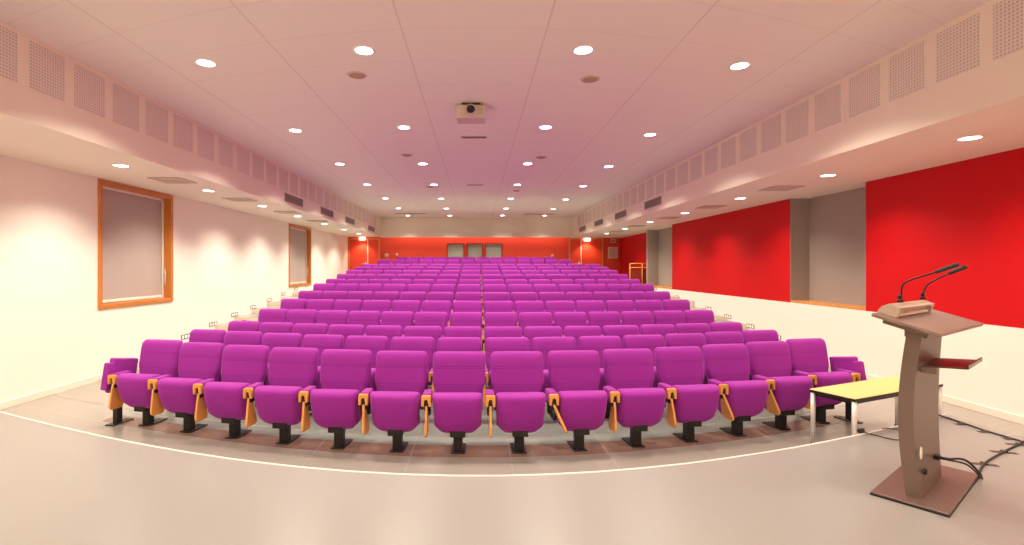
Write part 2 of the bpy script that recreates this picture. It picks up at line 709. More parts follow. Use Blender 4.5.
# bulkhead grilles
for side, spots in ((-1, (11.3, 13.8, 16.3, 19.6)), (1, (11.76, 14.4, 17.0, 19.6))):
    for i, y in enumerate(spots):
        L = .55
        root = thing('air_grille', 'slatted air grille low on the %s bulkhead, %s from the stage' % (
            'window side' if side < 0 else 'red wall side', ORD[i + 1]), 'air vent', (side * XB, y, 3.22), 0, 'bulkhead air grilles')
        fr = MB(M['vent'])
        x0, x1 = sorted((0.004 * side, -.018 * side))
        for q in ((-L, L, .075, .095), (-L, L, -.095, -.075), (-L, -L + .025, -.075, .075), (L - .025, L, -.075, .075)):
            fr.box(x0, x1, q[0], q[1], q[2], q[3])
        fr.build('frame', root)
        sl = MB(M['vent'])
        x0, x1 = sorted((0.004 * side, -.010 * side))
        n = 16
        for k in range(n):
            yy = -L + .03 + (2 * L - .06) * (k + .5) / n
            sl.box(x0, x1, yy - .014, yy + .008, -.074, .074)
        sl.build('slats', root)
        bk = MB(M['slot'])
        x0, x1 = sorted((0.004 * side, -.003 * side))
        bk.box(x0, x1, -L + .02, L - .02, -.08, .08)
        bk.build('backing', root)

# ------------------------------------------------------------------ lights
spots = []


def spot(name, loc, energy, ang=134, blend=.45, color=WARM, size=.07, rot=(0, 0, 0)):
    d = bpy.data.lights.new(name, 'SPOT')
    d.energy = energy
    d.color = color
    d.spot_size = math.radians(ang)
    d.spot_blend = blend
    d.shadow_soft_size = size
    o = bpy.data.objects.new(name, d)
    col.objects.link(o)
    o.location = loc
    o.rotation_euler = rot
    return o


dl = None


def downlight(x, y, z, label, group, R=.098, first=[None]):
    if first[0] is None:
        root = thing('ceiling_downlight', label, 'ceiling light', (x, y, z), 0, group)
        rg = MB(M['white'])
        rg.lathe([(.086, -.004), (.104, -.008), (.110, 0), (.110, .004), (.086, .004), (.086, -.004)], 28)
        rg.build('trim_ring', root)
        ln = MB(M['lamp'])
        ln.lathe([(0, -.003), (.086, -.003), (.086, .001), (0, .001)], 28)
        ln.build('lens', root)
        first[0] = root
        return root
    o = copy_tree(first[0])
    o.location = (x, y, z)
    tag(o, label, 'ceiling light', group)
    return o


P_MAIN, P_AISLE = 210.0, 138.0
names4 = ['leftmost of four', 'second from the left', 'third from the left', 'rightmost of four']
for k in range(-3, 7):
    yc = 4.92 + 2.625 * k
    for i, x in enumerate((-2.85, -1.12, 1.05, 2.80)):
        y = yc + (sag(x, max(yc, 1.5)) if k >= 0 else .2)
        if k >= 0:
            y -= .05
            y += (.0, .12)[k] if k < 2 and i in (1, 2) else .2 if i in (1, 2) else 0
            y += (.26 if k else -.03) if i == 3 else (-.12 if k == 0 and i == 0 else 0)
        if k == 6:
            y = 20.68
        if k >= 0:
            downlight(x, y, CEIL, 'round ceiling downlight in the %s row from the stage, %s' % (ORD[k + 1], names4[i]), 'main ceiling downlights')
        else:
            downlight(x, y, CEIL, 'added unseen ceiling downlight over the beige stage near the plain end wall', 'added downlights over the stage')  # unseen downlights added over the stage to brighten the hall
        spot('downlight_beam', (x, y, CEIL - .03), P_MAIN * (.45 if k < 0 else 42 / 100 if k == 6 else 1), 106 if k == 6 else 134)
for side, x, yl in ((-1, -4.70, [-.2, 2.1, 4.4, 6.6, 8.75, 10.95, 13.1, 15.4, 17.7, 19.9]),
                    (1, 4.95, [-1.8, .5, 2.75, 5.02, 7.05, 9.4, 11.9, 14.3, 16.75, 19.1])):
    k = 0
    for y in yl:
        if y > 4.6:
            k += 1
            downlight(x, y, SOFFL if side < 0 else SOFFIT, 'round soffit downlight along the %s, %s from the stage' % (
                'cream window wall' if side < 0 else 'red wall', ORD[k]), 'aisle soffit downlights')
        else:
            downlight(x, y, SOFFL if side < 0 else SOFFIT, 'round soffit downlight beside the beige stage near the plain end wall', 'downlights beside the stage')
        spot('aisle_beam', (x, y, SOFFIT - .03), P_AISLE * (.6 if y < 0 else 1), 140, .8)

for i, x in enumerate((-3.0, -1.0, 1.0, 3.0)):  # unseen spots added to bounce frontal fill off the end wall
    downlight(x, -1.55, CEIL, 'added unseen fill light over the beige stage near the plain end wall', 'added fill lights over the stage')
    spot('stage_wall_fill_beam', (x, -1.55, CEIL - .03), 420, 110, .8, rot=(math.radians(-52), 0, 0))
fill_strip = thing('added_strip_light', 'long added strip light hidden above the red back wall behind the bulkhead', 'ceiling light', (0, YB + .16, 3.50))  # strip added out of view to brighten the red back wall
m_ = MB(M['white'])
m_.box(-3.9, 3.9, -.05, .05, -.04, 0, .004, 1)
m_.build('housing', fill_strip)
m_ = MB(M['exit'])
m_.box(-3.85, 3.85, -.035, .035, -.048, -.040)
m_.build('tube_cover', fill_strip)
d = bpy.data.lights.new('back_wall_fill', 'AREA')
d.shape = 'RECTANGLE'
d.size, d.size_y = 7.6, .08
d.energy = 26
d.color = WARM
o = bpy.data.objects.new('back_wall_fill', d)
col.objects.link(o)
o.location = (0, YB + .16, 3.44)
o.rotation_euler = (math.radians(18), 0, 0)

# ------------------------------------------------------------------ ceiling fittings
def speaker(x, y, label):
    root = thing('ceiling_speaker', label, 'ceiling speaker', (x, y, CEIL), 0, 'round ceiling speakers')
    m_ = MB(M['speaker'])
    m_.lathe([(0, -.022), (.07, -.02), (.085, -.012), (.085, 0), (0, 0)], 24)
    m_.build('grille', root)
    m_ = MB(M['diffuser'])
    m_.lathe([(.085, -.010), (.105, -.008), (.11, 0), (.085, 0), (.085, -.010)], 24)
    m_.build('rim', root)


for x, y, l in ((-1.34, 5.58, 'nearest the stage, left of the projector'), (1.29, 5.70, 'nearest the stage, right of the projector'),
                (-1.34, 9.55, 'behind the projector on its left'), (1.25, 9.73, 'behind the projector on its right'),
                (-1.26, 13.3, 'far back on the left'), (1.1, 14.0, 'far back on the right')):
    speaker(x, y, 'round tan ceiling speaker ' + l)


def slot(x, y, wd, label):
    root = thing('slot_vent', label, 'air vent', (x, y, CEIL), 0, 'narrow ceiling slot vents')
    m_ = MB(M['slot'])
    m_.box(-wd / 2, wd / 2, -.045 * (1 + (wd > 1)), .045 * (1 + (wd > 1)), -.006, .004)
    m_.build('slot_opening', root)
    m_ = MB(M['diffuser'])
    for q in ((-wd / 2 - .02, wd / 2 + .02, .045 * (1 + (wd > 1)), .065 + .045 * (wd > 1)), (-wd / 2 - .02, wd / 2 + .02, -.065 - .045 * (wd > 1), -.045 * (1 + (wd > 1)))):
        m_.box(q[0], q[1], q[2], q[3], -.008, .004)
    m_.build('frame', root)


slot(-.05, 8.24, .40, 'short dark slot vent just behind the projector')
slot(-.05, 13.0, .40, 'short dark slot vent in the middle of the ceiling')
slot(-2.66, 19.9, 1.22, 'long dark slot vent at the back of the ceiling, left one')
slot(2.52, 20.1, 1.22, 'long dark slot vent at the back of the ceiling, right one')


def diffuser(x, y, label):
    root = thing('ceiling_diffuser', label, 'air vent', (x, y, SOFFL if x < 0 else SOFFIT), 0, 'square soffit diffusers')
    m_ = MB(M['diffuser'])
    s_ = .24
    for k in range(4):
        a = s_ - k * .058
        bq = a - .042
        z = -.012 + .002 * k
        for q in ((-a, a, bq, a), (-a, a, -a, -bq), (-a, -bq, -bq, bq), (bq, a, -bq, bq)):
            m_.box(q[0], q[1], q[2], q[3], z, .003)
    m_.build('louvres', root)
    m_ = MB(M['speaker'])
    m_.box(-s_, s_, -s_, s_, -.004, .003)
    m_.build('backing', root)


for side, sp in ((-1, [(-4.68, 7.7), (-4.68, 9.88), (-4.6, 12.15), (-4.6, 14.4)]),
                 (1, [(4.97, 8.18), (5.0, 10.7), (5.0, 13.05), (5.0, 15.6), (5.0, 18.0)])):
    for i, (x, y) in enumerate(sp):
        diffuser(x, y, 'square air diffuser in the %s soffit, %s from the stage' % ('window side' if side < 0 else 'red wall side', ORD[i + 1]))

# projector
pr = thing('projector', 'beige projector hanging under the middle of the ceiling', 'projector', (-.08, 6.50, CEIL))
m_ = MB(M['proj'])
m_.box(-.195, .195, 0, .29, -.205, -.028, .022, 3)
m_.build('body', pr)
m_ = MB(M['lens'])
m_.lathe([(0, -.004), (.045, -.004), (.055, .01), (.055, .06), (0, .06)], 24, mtx=Matrix.Translation((.0, -.035, -.10)) @ Matrix.Rotation(-PI / 2, 4, 'X'))
lo = m_.build('lens', pr)
m_ = MB(M['proj'])
m_.lathe([(.056, -.012), (.066, -.012), (.066, .05), (.056, .05), (.056, -.012)], 24, mtx=Matrix.Translation((.0, -.03, -.10)) @ Matrix.Rotation(-PI / 2, 4, 'X'))
m_.build('lens_ring', pr)
m_ = MB(M['black'])
m_.box(-.12, .12, .02, .26, -.032, 0, .004, 1)
m_.build('ceiling_mount', pr)
m_ = MB(M['vent'])
for k in range(5):
    m_.box(.085, .16, -.002, .004, -.15 + k * .018, -.142 + k * .018)
m_.build('vent_slats', pr)

# ------------------------------------------------------------------ back wall fittings
FB = 1.235
for i, (a, c, seam) in enumerate(((-5.66, -4.28, -4.81), (4.05, 5.55, 4.585))):
    root = bpy.data.objects.new('door_%d' % (i + 1), None)
    col.objects.link(root)
    root.location = ((a + c) / 2, YW, FB)
    cx = (a + c) / 2
    struct(root, ['orange red double door at the back, window wall side', 'orange red double door at the back, red wall side'][i], 'door')
    h = SOFFIT - FB - .012
    for (p, q) in ((a + .05, seam - .02), (seam + .02, c - .05)):
        m_ = MB(M['reddoor'])
        m_.box(p - cx, q - cx, -.045, -.002, .01, h - .05, .005, 1)
        m_.build('door_leaf', root)
    m_ = MB(M['ledge'])
    for (p, q) in ((a, a + .045), (c - .045, c)):
        m_.box(p - cx, q - cx, -.06, -.002, 0, h, .004, 1)
    m_.box(a + .045 - cx, c - .045 - cx, -.05, -.002, h - .05, h, .004, 1)
    m_.build('door_frame', root)
    m_ = MB(M['seam'])
    m_.box(seam - .02 - cx, seam + .02 - cx, -.055, -.002, .01, h - .05)
    m_.build('door_edge_strip', root)
    m_ = MB(M['chrome'])
    zz = .62
    hx = seam - cx - .09
    m_.box(hx - .03, hx + .03, -.052, -.045, zz - .10, zz + .10, .003, 1)
    m_.tube([(hx, -.052, zz), (hx, -.095, zz), (hx - .16, -.095, zz)], .012, 8)
    m_.build('door_handle', root)

for i, x in enumerate((-5.03, 4.83)):
    root = thing('emergency_light', ['glowing white box lamp over the back door on the window side',
                                     'glowing white box lamp over the back door on the red wall side'][i], 'emergency light', (x, YW - .13, SOFFL if x < 0 else SOFFIT), 0, 'lamps over the back doors')
    m_ = MB(M['white'])
    m_.box(-.135, .135, -.03, .03, -.02, 0, .005, 1)
    m_.build('housing', root)
    m_ = MB(M['exit'])
    m_.box(-.13, .13, -.025, .025, -.14, -.02, .006, 1)
    m_.build('lamp_cover', root)
    spot('door_lamp_beam', (x, YW - .35, SOFFIT - .12), 55, 120, .8, (1, .8, .6), .05, (math.radians(10), 0, 0))

# small unlit sign and notice board
m_ = MB(M['paper'])
root = thing('exit_sign', 'small unlit pale sign above the notice board at the back', 'sign', (6.0, YW, 2.87))
m_.box(-.11, .11, -.05, -.002, -.08, .08, .004, 1)
m_.build('sign_box', root)
m_ = MB(M['print'])
m_.box(-.075, .075, -.054, -.050, -.045, .045)
m_.build('sign_face', root)
root = thing('notice_board', 'pale notice sheet on the dark red wall beside the back door', 'notice', (5.99, YW, 2.35))
m_ = MB(M['white'])
for q in ((-.21, .21, .235, .25), (-.21, .21, -.25, -.235), (-.21, -.195, -.235, .235), (.195, .21, -.235, .235)):
    m_.box(q[0], q[1], -.02, -.002, q[2], q[3])
m_.build('frame', root)
m_ = MB(M['paper'], M['print'])
m_.box(-.195, .195, -.012, -.002, -.235, .235)
for k in range(7):
    z = .17 - k * .052
    m_.box(-.16, .05 + .11 * ((k * 37) % 10) / 10, -.0135, -.012, z - .008, z + .008, mi=1)
m_.build('sheet', root)

# little wall lamps just above the last rows
for i, (px, py) in enumerate(((386.6, 255.6), (396.8, 254.6), (552.5, 255.6))):
    x = (px - 477) * (YW - .03) / FPX
    z = CAM_H + (267.5 - py) * (YW - .03) / FPX
    root = thing('wall_lamp', ['small round wall lamp beside the left back door', 'smaller round wall lamp at the end of the last row, left side',
                               'small round wall lamp near the right back door'][i], 'wall lamp', (x, YW, z), 0, 'small lamps on the back wall')
    R = (.085, .05, .055)[i]
    m_ = MB(M['paper'])
    m_.lathe([(0, .06), (R * .6, .052), (R, .025), (R, .01), (0, .01)], 20, mtx=Matrix.Rotation(PI / 2, 4, 'X'), smooth=True)
    m_.build('lamp_shade', root)
    m_ = MB(M['seam'])
    m_.lathe([(R * 1.1, .012), (R * 1.1, .001), (0, .001), (0, .012), (R * 1.1, .012)], 20, mtx=Matrix.Rotation(PI / 2, 4, 'X'))
    m_.build('wall_plate', root)

# guard rail at the back corner
gx0, gx1, gy = 5.43, 6.20, 17.75
gf = ROWZ[11]
root = thing('guard_rail', 'yellow orange tubular guard rail in the far corner by the red wall', 'guard rail', (5.75, gy, gf))
m_ = MB(M['rail'])
for z in (1.84, 1.70):
    m_.tube([(gx0 - 5.75, 0, z - gf), (gx1 - 5.75, 0, z - gf)], .016, 10)
m_.build('rail', root)
for x in (gx0, (gx0 + gx1) / 2 + .05):
    m_ = MB(M['rail'])
    m_.tube([(x - 5.75, 0, 0), (x - 5.75, 0, 1.85 - gf)], .018, 10)
    m_.build('post', root)
m_ = MB(M['redframe'])
m_.box(gx0 + .04 - 5.75, gx1 - 5.75, .03, .045, .05, 1.66 - gf)
m_.build('infill_panel', root)

# step lights along both walls
for side in (-1, 1):
    for k in range(4 if side < 0 else 3, 12):
        if side < 0:
            px = {4: 185.5, 5: 213.0, 6: 234.5, 7: 253.0, 8: 269.0, 9: 283.0, 10: 296.0, 11: 306.5}[k]
            py = {4: 336.5, 5: 324.0, 6: 314.5, 7: 307.0, 8: 300.0, 9: 294.0, 10: 289.0, 11: 285.5}[k]
            x = XL
        else:
            tb = {3: (776.5, 337.0), 4: (750.5, 326.0), 5: (728.0, 316.5), 6: (708.5, 308.5), 7: (692.0, 302.5), 8: (677.0, 297.0), 9: (665, 292.5), 10: (655, 288.5), 11: (646, 285)}
            px, py = tb[k]
            x = XR
        y = FPX * x / (px - 477)
        z = CAM_H - (py - 267.5) * y / FPX
        cnt = k - (3 if side < 0 else 2)
        root = thing('step_light', 'small step light low on the %s, %s from the stage' % ('window wall' if side < 0 else 'cream dado by the red panels', ORD[cnt]),
                     'step light', (x, y, z), 0, 'step lights beside the stairs')
        m_ = MB(M['stepframe'])
        x0, x1 = sorted((0, -side * .012))
        for q in ((-.15, .15, .03, .042), (-.15, .15, -.042, -.03), (-.15, -.135, -.03, .03), (.135, .15, -.03, .03), (-.055, -.04, -.03, .03), (.04, .055, -.03, .03)):
            m_.box(x0, x1, q[0], q[1], q[2], q[3])
        m_.build('frame', root)
        m_ = MB(M['step'])
        x0, x1 = sorted((0, -side * .005))
        m_.box(x0, x1, -.135, .135, -.03, .03)
        m_.build('light_panel', root)

# ------------------------------------------------------------------ auditorium seats
def make_seat():
    root = thing('auditorium_seat', 'purple seat', 'theatre seat')
    # backrest, reclined, with rounded top corners; local y+ is away from the stage
    zb0, zb1, hw0, rc = .36, .889, .252, .045

    def hw(z):
        t = z - (zb1 - rc)
        q = hw0 - .024 * min(1, max(0, (.60 - z)) / .06)
        if t > 0:
            q = q - rc + math.sqrt(max(0, rc * rc - t * t)) + .0
        return max(q, .02)

    def yc(x, z):
        return LEGOFF + .02 - (zb1 - z) * .24 - .28 * x * x * (1 if z < .8 else (1 - (z - .8) / .1 * .5)) + .03 * math.cos((z - .5) * 7) * .35
    m_ = MB(M['purplerib'])
    m_.pad(hw, zb0, zb1, .105, yc, 17, 25, 9)
    bk = m_.build('backrest', root)
    m_ = MB(M['black'])
    # rear shell of the back
    m_.pad(lambda z: .222, .34, .84, .05, lambda x, z: yc(x, z) + .055, 9, 9, 12)
    m_.build('back_shell', root)
    # folded cushion: underside faces the stage
    z0, z1 = .182, .570

    def hc(z):
        t = (z - z0) / (z1 - z0)
        q = .226 - .016 * (1 - t)
        if t < .22:
            q -= .080 * ((.22 - t) / .22) ** 1.1
        if t > .93:
            q -= .012 * ((t - .93) / .07) ** 2
        return q

    def ycu(x, z):
        t = (z - z0) / (z1 - z0)
        return -.062 + .125 * (1 - t) - .035 * math.sin(t * PI)
    m_ = MB(M['purple'])
    m_.pad(hc, z0, z1, .21, ycu, 19, 23, 9)
    m_.build('seat_cushion', root)
    # pedestal leg
    m_ = MB(M['black'])
    m_.box(-.042, .042, .015, .095, .012, .19, .006, 1)
    m_.box(-.070, .070, -.062, .16, .168, .252, .006, 1)
    m_.box(-.05, .05, .08, .30, .22, .42, .006, 1)
    leg = m_.build('leg', root)
    m_ = MB(M['black'])
    m_.box(-.065, .065, -.010, .25, 0, .012, .003, 1)
    m_.build('floor_plate', leg)
    # armrest on the viewer's left of the seat
    make_arm(root, -PITCH / 2)
    make_tablet(root, -PITCH / 2, 0)
    return root


def make_arm(root, ax):
    m_ = MB(M['purple'])
    m_.box(ax - .040, ax + .040, -.100, .085, .460, .572, .018, 3)
    arm = m_.build('armrest', root)
    m_ = MB(M['beech'])
    # inverted U end cap
    zb = .465
    m_.prism([(ax - .043, zb), (ax - .043, zb + .085), (ax - .036, zb + .096), (ax + .036, zb + .096), (ax + .043, zb + .085), (ax + .043, zb),
              (ax + .022, zb), (ax + .018, zb + .056), (ax + .010, zb + .066), (ax - .010, zb + .066), (ax - .018, zb + .056), (ax - .022, zb)],
             'y', -.137, -.100, bevel=.003)
    m_.build('wooden_cap', arm)
    m_ = MB(M['black'])
    m_.box(ax - .020, ax + .020, -.115, .08, .42, .52, .004, 1)
    m_.box(ax - .022, ax + .022, .02, .085, .34, .46, .006, 1)
    m_.build('arm_bracket', arm)
    return arm


def tablet_mesh():
    m_ = MB(M['beech'])
    # wedge shaped writing board hanging by its narrow end, in the local y z plane
    pts = [(-.022, 0), (.022, 0), (.082, -.215), (.080, -.245), (.055, -.265), (-.055, -.265), (-.080, -.245), (-.082, -.215)]
    m_.prism(pts, 'x', -.011, .011, bevel=.004)
    return m_


TAB = [None]


def make_tablet(root, ax, tilt):
    if TAB[0] is None:
        o = tablet_mesh().build('writing_tablet', root)
        TAB[0] = o.data
    else:
        o = bpy.data.objects.new('writing_tablet', TAB[0])
        col.objects.link(o)
        o.parent = root
    o.location = (ax, -.098, .466)
    o.rotation_euler = (0, tilt, 0)
    return o


def end_panel(root, side):
    m_ = MB(M['purple'])
    x0 = side * (PITCH / 2 + .085)
    lean = Matrix.Translation((x0, .03, .52)) @ Matrix.Rotation(math.radians(-10), 4, 'X')
    m_.box(-.045, .045, -.10, .20, -.18, .19, .020, 3, mtx=lean)
    m_.box(-.040, .040, -.165, -.08, -.15, .14, .020, 3, mtx=lean)
    p = m_.build('end_panel', root)
    m_ = MB(M['black'])
    m_.box(x0 - .03, x0 + .03, -.01, .06, .012, .37, .005, 1)
    lg = m_.build('leg', root)
    m_ = MB(M['black'])
    m_.box(x0 - .055, x0 + .055, -.08, .18, 0, .012, .003, 1)
    m_.build('floor_plate', lg)
    m_ = MB(M['black'])
    xa, xb = sorted((side * PITCH / 2, x0))
    m_.box(xa, xb, .06, .12, .38, .44, .005, 1)
    m_.build('side_bracket', root)
    return p


proto = make_seat()
# tilts of the hanging tablets in the first row as photographed
TILT = {0: -6, 1: -9, 2: -5, 3: -4, 4: -3, 5: -4, 6: 0, 7: 0, 8: -24, 9: 3, 10: -3, 11: -16, 12: -14, 13: 6}
used = False
ends = []
for k in range(14):
    n = ROWN[k]
    rowname = ['front', 'second', 'third', 'fourth', 'fifth', 'sixth', 'seventh', 'eighth', 'ninth', 'tenth', 'eleventh', 'twelfth', 'thirteenth', 'last'][k]
    yleg = ROWY[k] - LEGOFF
    for j in range(n):
        pt = (.566, .556, .549, .543)[k] if k < 4 else .541
        x = ROWX[k] + (j - n / 2 + .5) * pt
        y = yleg + sag(x, yleg) - ((0, .015, .03)[k] if k < 3 else .042 if k < 12 else 0) * x
        yaw = math.atan(dsag(x, yleg)) * .5
        s = copy_tree(proto) if used else proto
        used = True
        s.location = (x, y, ROWZ[k])
        s.rotation_euler = (0, 0, yaw)
        e = ''
        if j < n // 2:
            e = '%s from the left end' % ORD[j + 1] if j else 'at the left end'
        else:
            q = n - 1 - j
            e = '%s from the right end' % ORD[q + 1] if q else 'at the right end'
        tag(s, 'purple fabric tip-up seat in the %s row, %s' % (rowname, e), 'theatre seat', 'purple seats in the %s row' % rowname)
        tl = TILT.get(j, 0) if k == 0 else random.choice((0, 0, -4, 3))
        for ch in s.children:
            if ch.name.startswith('writing_tablet'):
                ch.rotation_euler = (0, math.radians(tl), 0)
        if j in (0, n - 1):
            ends.append((s, -1 if j == 0 else 1))
for s, side in ends:
    if side > 0:
        make_arm(s, PITCH / 2)
    end_panel(s, side)

# ------------------------------------------------------------------ yellow table on the lower floor
tb = thing('low_table', 'low table with yellow top and dark edge beside the lectern', 'table', (3.930, 4.905, 0), .416)
TL, TW, TH = 1.442, .404, .536
m_ = MB(M['yellow'], M['black'])
m_.box(-TL / 2, TL / 2, -TW / 2, TW / 2, TH - .006, TH, .002, 1)
m_.build('tabletop', tb)
m_ = MB(M['black'])
m_.box(-TL / 2 - .002, TL / 2 + .002, -TW / 2 - .002, TW / 2 + .002, TH - .030, TH - .006, .003, 1)
m_.build('edge_band', tb)
m_ = MB(M['black'])
for q in ((-TL / 2 + .05, TL / 2 - .05, -TW / 2 + .025, -TW / 2 + .045), (-TL / 2 + .05, TL / 2 - .05, TW / 2 - .045, TW / 2 - .025),
          (-TL / 2 + .025, -TL / 2 + .045, -TW / 2 + .025, TW / 2 - .025), (TL / 2 - .045, TL / 2 - .025, -TW / 2 + .025, TW / 2 - .025)):
    m_.box(*q, TH - .058, TH - .030)
m_.build('apron', tb)
for sxx in (-1, 1):
    for syy in (-1, 1):
        m_ = MB(M['chrome'])
        cx, cy = sxx * (TL / 2 - .021), syy * (TW / 2 - .021)
        m_.tube([(cx, cy, .02), (cx, cy, TH - .03)], .020, 14)
        lg = m_.build('leg', tb)
        m_ = MB(M['rubber'])
        m_.tube([(cx, cy, 0), (cx, cy, .022)], .022, 14)
        m_.build('rubber_foot', lg)

# ------------------------------------------------------------------ lectern
LC = (3.055, 3.395)
LA = .65
lec = thing('lectern', 'brown grey metal lectern with sloped desk standing on the stage', 'lectern', (LC[0], LC[1], STAGE_Z), LA)
BZ = STAGE_Z
m_ = MB(M['lectern_base'])
m_.box(-.475, .475, -.190, .190, .008, .022, .004, 1)
base = m_.build('base_plate', lec)
m_ = MB(M['rubber'])
m_.box(-.477, .477, -.192, .192, 0, .008)
m_.build('base_edge', base)
# bowed post
m_ = MB(M['lectern'])
n = 26
rings = []
for i in range(n + 1):
    t = i / n
    z = .022 + t * (1.075 - .022)
    bow = math.sin(PI * t)
    b0, b1 = .042 * bow - .006 * t, .020 * bow - .006 * t
    rings.append([m_.bm.verts.new(p) for p in ((-.345, -.040 + b0, z), (.20, -.040 + b1, z), (.20, .038 + b1, z), (-.345, .038 + b0, z))])
for i in range(n):
    for k in range(4):
        m_.bm.faces.new((rings[i][k], rings[i][(k + 1) % 4], rings[i + 1][(k + 1) % 4], rings[i + 1][k]))
m_.bm.faces.new(rings[0][::-1])
m_.bm.faces.new(rings[-1])
bmesh.ops.recalc_face_normals(m_.bm, faces=m_.bm.faces)
post = m_.build('post', lec)
for p in post.data.polygons:
    p.use_smooth = False
# desk
dz, dsl = 1.364 - BZ, math.atan(.295)
DM = Matrix.Translation((-.103, -.037, dz)) @ Matrix.Rotation(-.048, 4, 'Z') @ Matrix.Rotation(dsl, 4, 'X')
DLx, DWy = .984, .331 / math.cos(dsl)
m_ = MB(M['lectern_top'])
m_.box(-DLx / 2, DLx / 2, -DWy / 2, DWy / 2, -.022, 0, .005, 2, mtx=DM)
desk = m_.build('desk_top', lec)
m_ = MB(M['lectern'])
m_.box(-.36, .30, -DWy / 2 + .08, DWy / 2 - .03, -.065, -.020, .006, 1, mtx=DM)
m_.build('desk_support', lec)
m_ = MB(M['lectern'])
m_.box(-.300, .150, -.060, .055, 1.03, 1.115, .004, 1)
m_.build('post_head', lec)
# microphone console on the audience edge of the desk
cons = [(-.015, 0), (.010, .064), (.060, .076), (.100, .070), (.140, .046), (.158, .018), (.160, 0)]
CM = DM @ Matrix.Translation((0, .012, 0)) @ Matrix.Translation((0, .06, 0)) @ Matrix.Scale(.62, 4, (0, 1, 0))
m_ = MB(M['console'])
m_.prism([(a, b) for a, b in [(.030, 0), (.030, .066), (.060, .076), (.100, .070), (.140, .046), (.158, .018), (.160, 0)]], 'x', -.41, .28, bevel=.003, mtx=CM)
m_.box(-.41, -.37, -.012, .032, 0, .070, .004, 1, mtx=CM)
m_.box(.24, .28, -.012, .032, 0, .070, .004, 1, mtx=CM)
m_.box(-.37, .24, -.010, .031, .052, .068, .003, 1, mtx=CM)
cn = m_.build('console', lec)
m_ = MB(M['white'])
m_.box(-.35, .22, -.004, .026, .006, .022, .003, 1, mtx=CM)
m_.build('console_lamp_tray', cn)
# shelf
m_ = MB(M['smoked'])
SZ = 1.072 - BZ
m_.prism([(-.30, -.030), (.14, -.030), (.27, -.215), (-.19, -.225)], 'z', SZ - .006, SZ + .004, bevel=.001)
shelf = m_.build('shelf', lec)
m_ = MB(M['smoked'])
m_.box(-.19, .27, -.232, -.222, SZ - .006, SZ + .022, .002, 1)
m_.build('shelf_lip', shelf)
m_ = MB(M['lectern'])
m_.box(-.285, -.262, -.10, -.02, SZ - .045, SZ - .006, .003, 1)
m_.build('shelf_bracket', shelf)
m_ = MB(M['lectern'])
m_.box(.10, .12, -.10, -.02, SZ - .045, SZ - .006, .003, 1)
m_.build('shelf_bracket', shelf)
# sockets on the speaker's face
RX = Matrix.Rotation(PI / 2, 4, 'X')
m_ = MB(M['white'])
m_.lathe([(0, .006), (.022, .005), (.024, 0), (0, 0)], 20, mtx=Matrix.Translation((-.315, -.030, .30)) @ Matrix.Scale(1.7, 4, (0, 0, 1)) @ RX)
m_.build('label_plate', lec)
m_ = MB(M['black'])
m_.lathe([(0, .016), (.018, .015), (.020, 0), (0, 0)], 20, mtx=Matrix.Translation((-.24, -.032, .165)) @ RX)
m_.build('socket', lec)
m_ = MB(M['black'])
m_.box(.020, .075, -.060, -.020, .182, .208, .004, 1)
m_.tube([(.047, -.05, .195), (.055, -.10, .195)], .010, 10)
m_.build('plug_socket', lec)

# gooseneck microphones standing on the console
UX = Vector((math.cos(LA), math.sin(LA), 0))
UY = Vector((-math.sin(LA), math.cos(LA), 0))


def lw(x, y, z):
    return Vector((LC[0], LC[1], 0)) + UX * x + UY * y + Vector((0, 0, z))


def smooth_path(ctrl, n=8):
    pts = [Vector(p) for p in ctrl]
    out = []
    for i in range(len(pts) - 1):
        p0, p1, p2, p3 = pts[max(i - 1, 0)], pts[i], pts[i + 1], pts[min(i + 2, len(pts) - 1)]
        for k in range(n):
            t = k / n
            out.append(.5 * ((2 * p1) + (-p0 + p2) * t + (2 * p0 - 5 * p1 + 4 * p2 - p3) * t * t + (-p0 + 3 * p1 - 3 * p2 + p3) * t ** 3))
    out.append(pts[-1])
    return out


for i, (x, pts) in enumerate(((-.26, [(.085, 1.466), (.078, 1.53), (.070, 1.588), (.025, 1.622), (-.085, 1.668), (-.198, 1.722)]),
                              (.17, [(.055, 1.470), (.048, 1.53), (.030, 1.577), (-.010, 1.612), (-.078, 1.657), (-.172, 1.708)]))):
    o = lw(x, pts[0][0], pts[0][1] + .004)
    mic = thing('gooseneck_microphone', ['black gooseneck microphone on the lectern console, one on the left',
                                         'black gooseneck microphone on the lectern console, one on the right'][i], 'microphone', o, LA, 'lectern microphones')
    q = [(0, p[0] - pts[0][0], p[1] - pts[0][1] - .004 * (1 if p is not pts[0] else -1)) for p in pts]
    m_ = MB(M['black'])
    m_.tube([(0, 0, 0), (0, 0, .018)], .017, 14)
    m_.tube([(0, 0, .022), (0, -.001, .05)], .011, 10)
    m_.build('base', mic)
    sp = smooth_path(q)
    cut = int(len(sp) * .80)
    m_ = MB(M['black'])
    m_.tube(sp[:cut + 1], .0055, 8)
    m_.build('gooseneck', mic)
    hd = sp[cut:]
    m_ = MB(M['rubber'])
    a, b_ = Vector(q[-2]), Vector(q[-1])
    m_.tube([a, a.lerp(b_, .06), a.lerp(b_, .2), a.lerp(b_, .9), a.lerp(b_, .97), b_], .012, 12, radii=[.006, .011, .013, .014, .012, .006])
    m_.build('microphone_head', mic)

# ------------------------------------------------------------------ cables on the stage
def ground(px, py, z):
    y = FPX * (CAM_H - z) / (py - 267.5)
    return ((px - 477) * y / FPX, y, z)


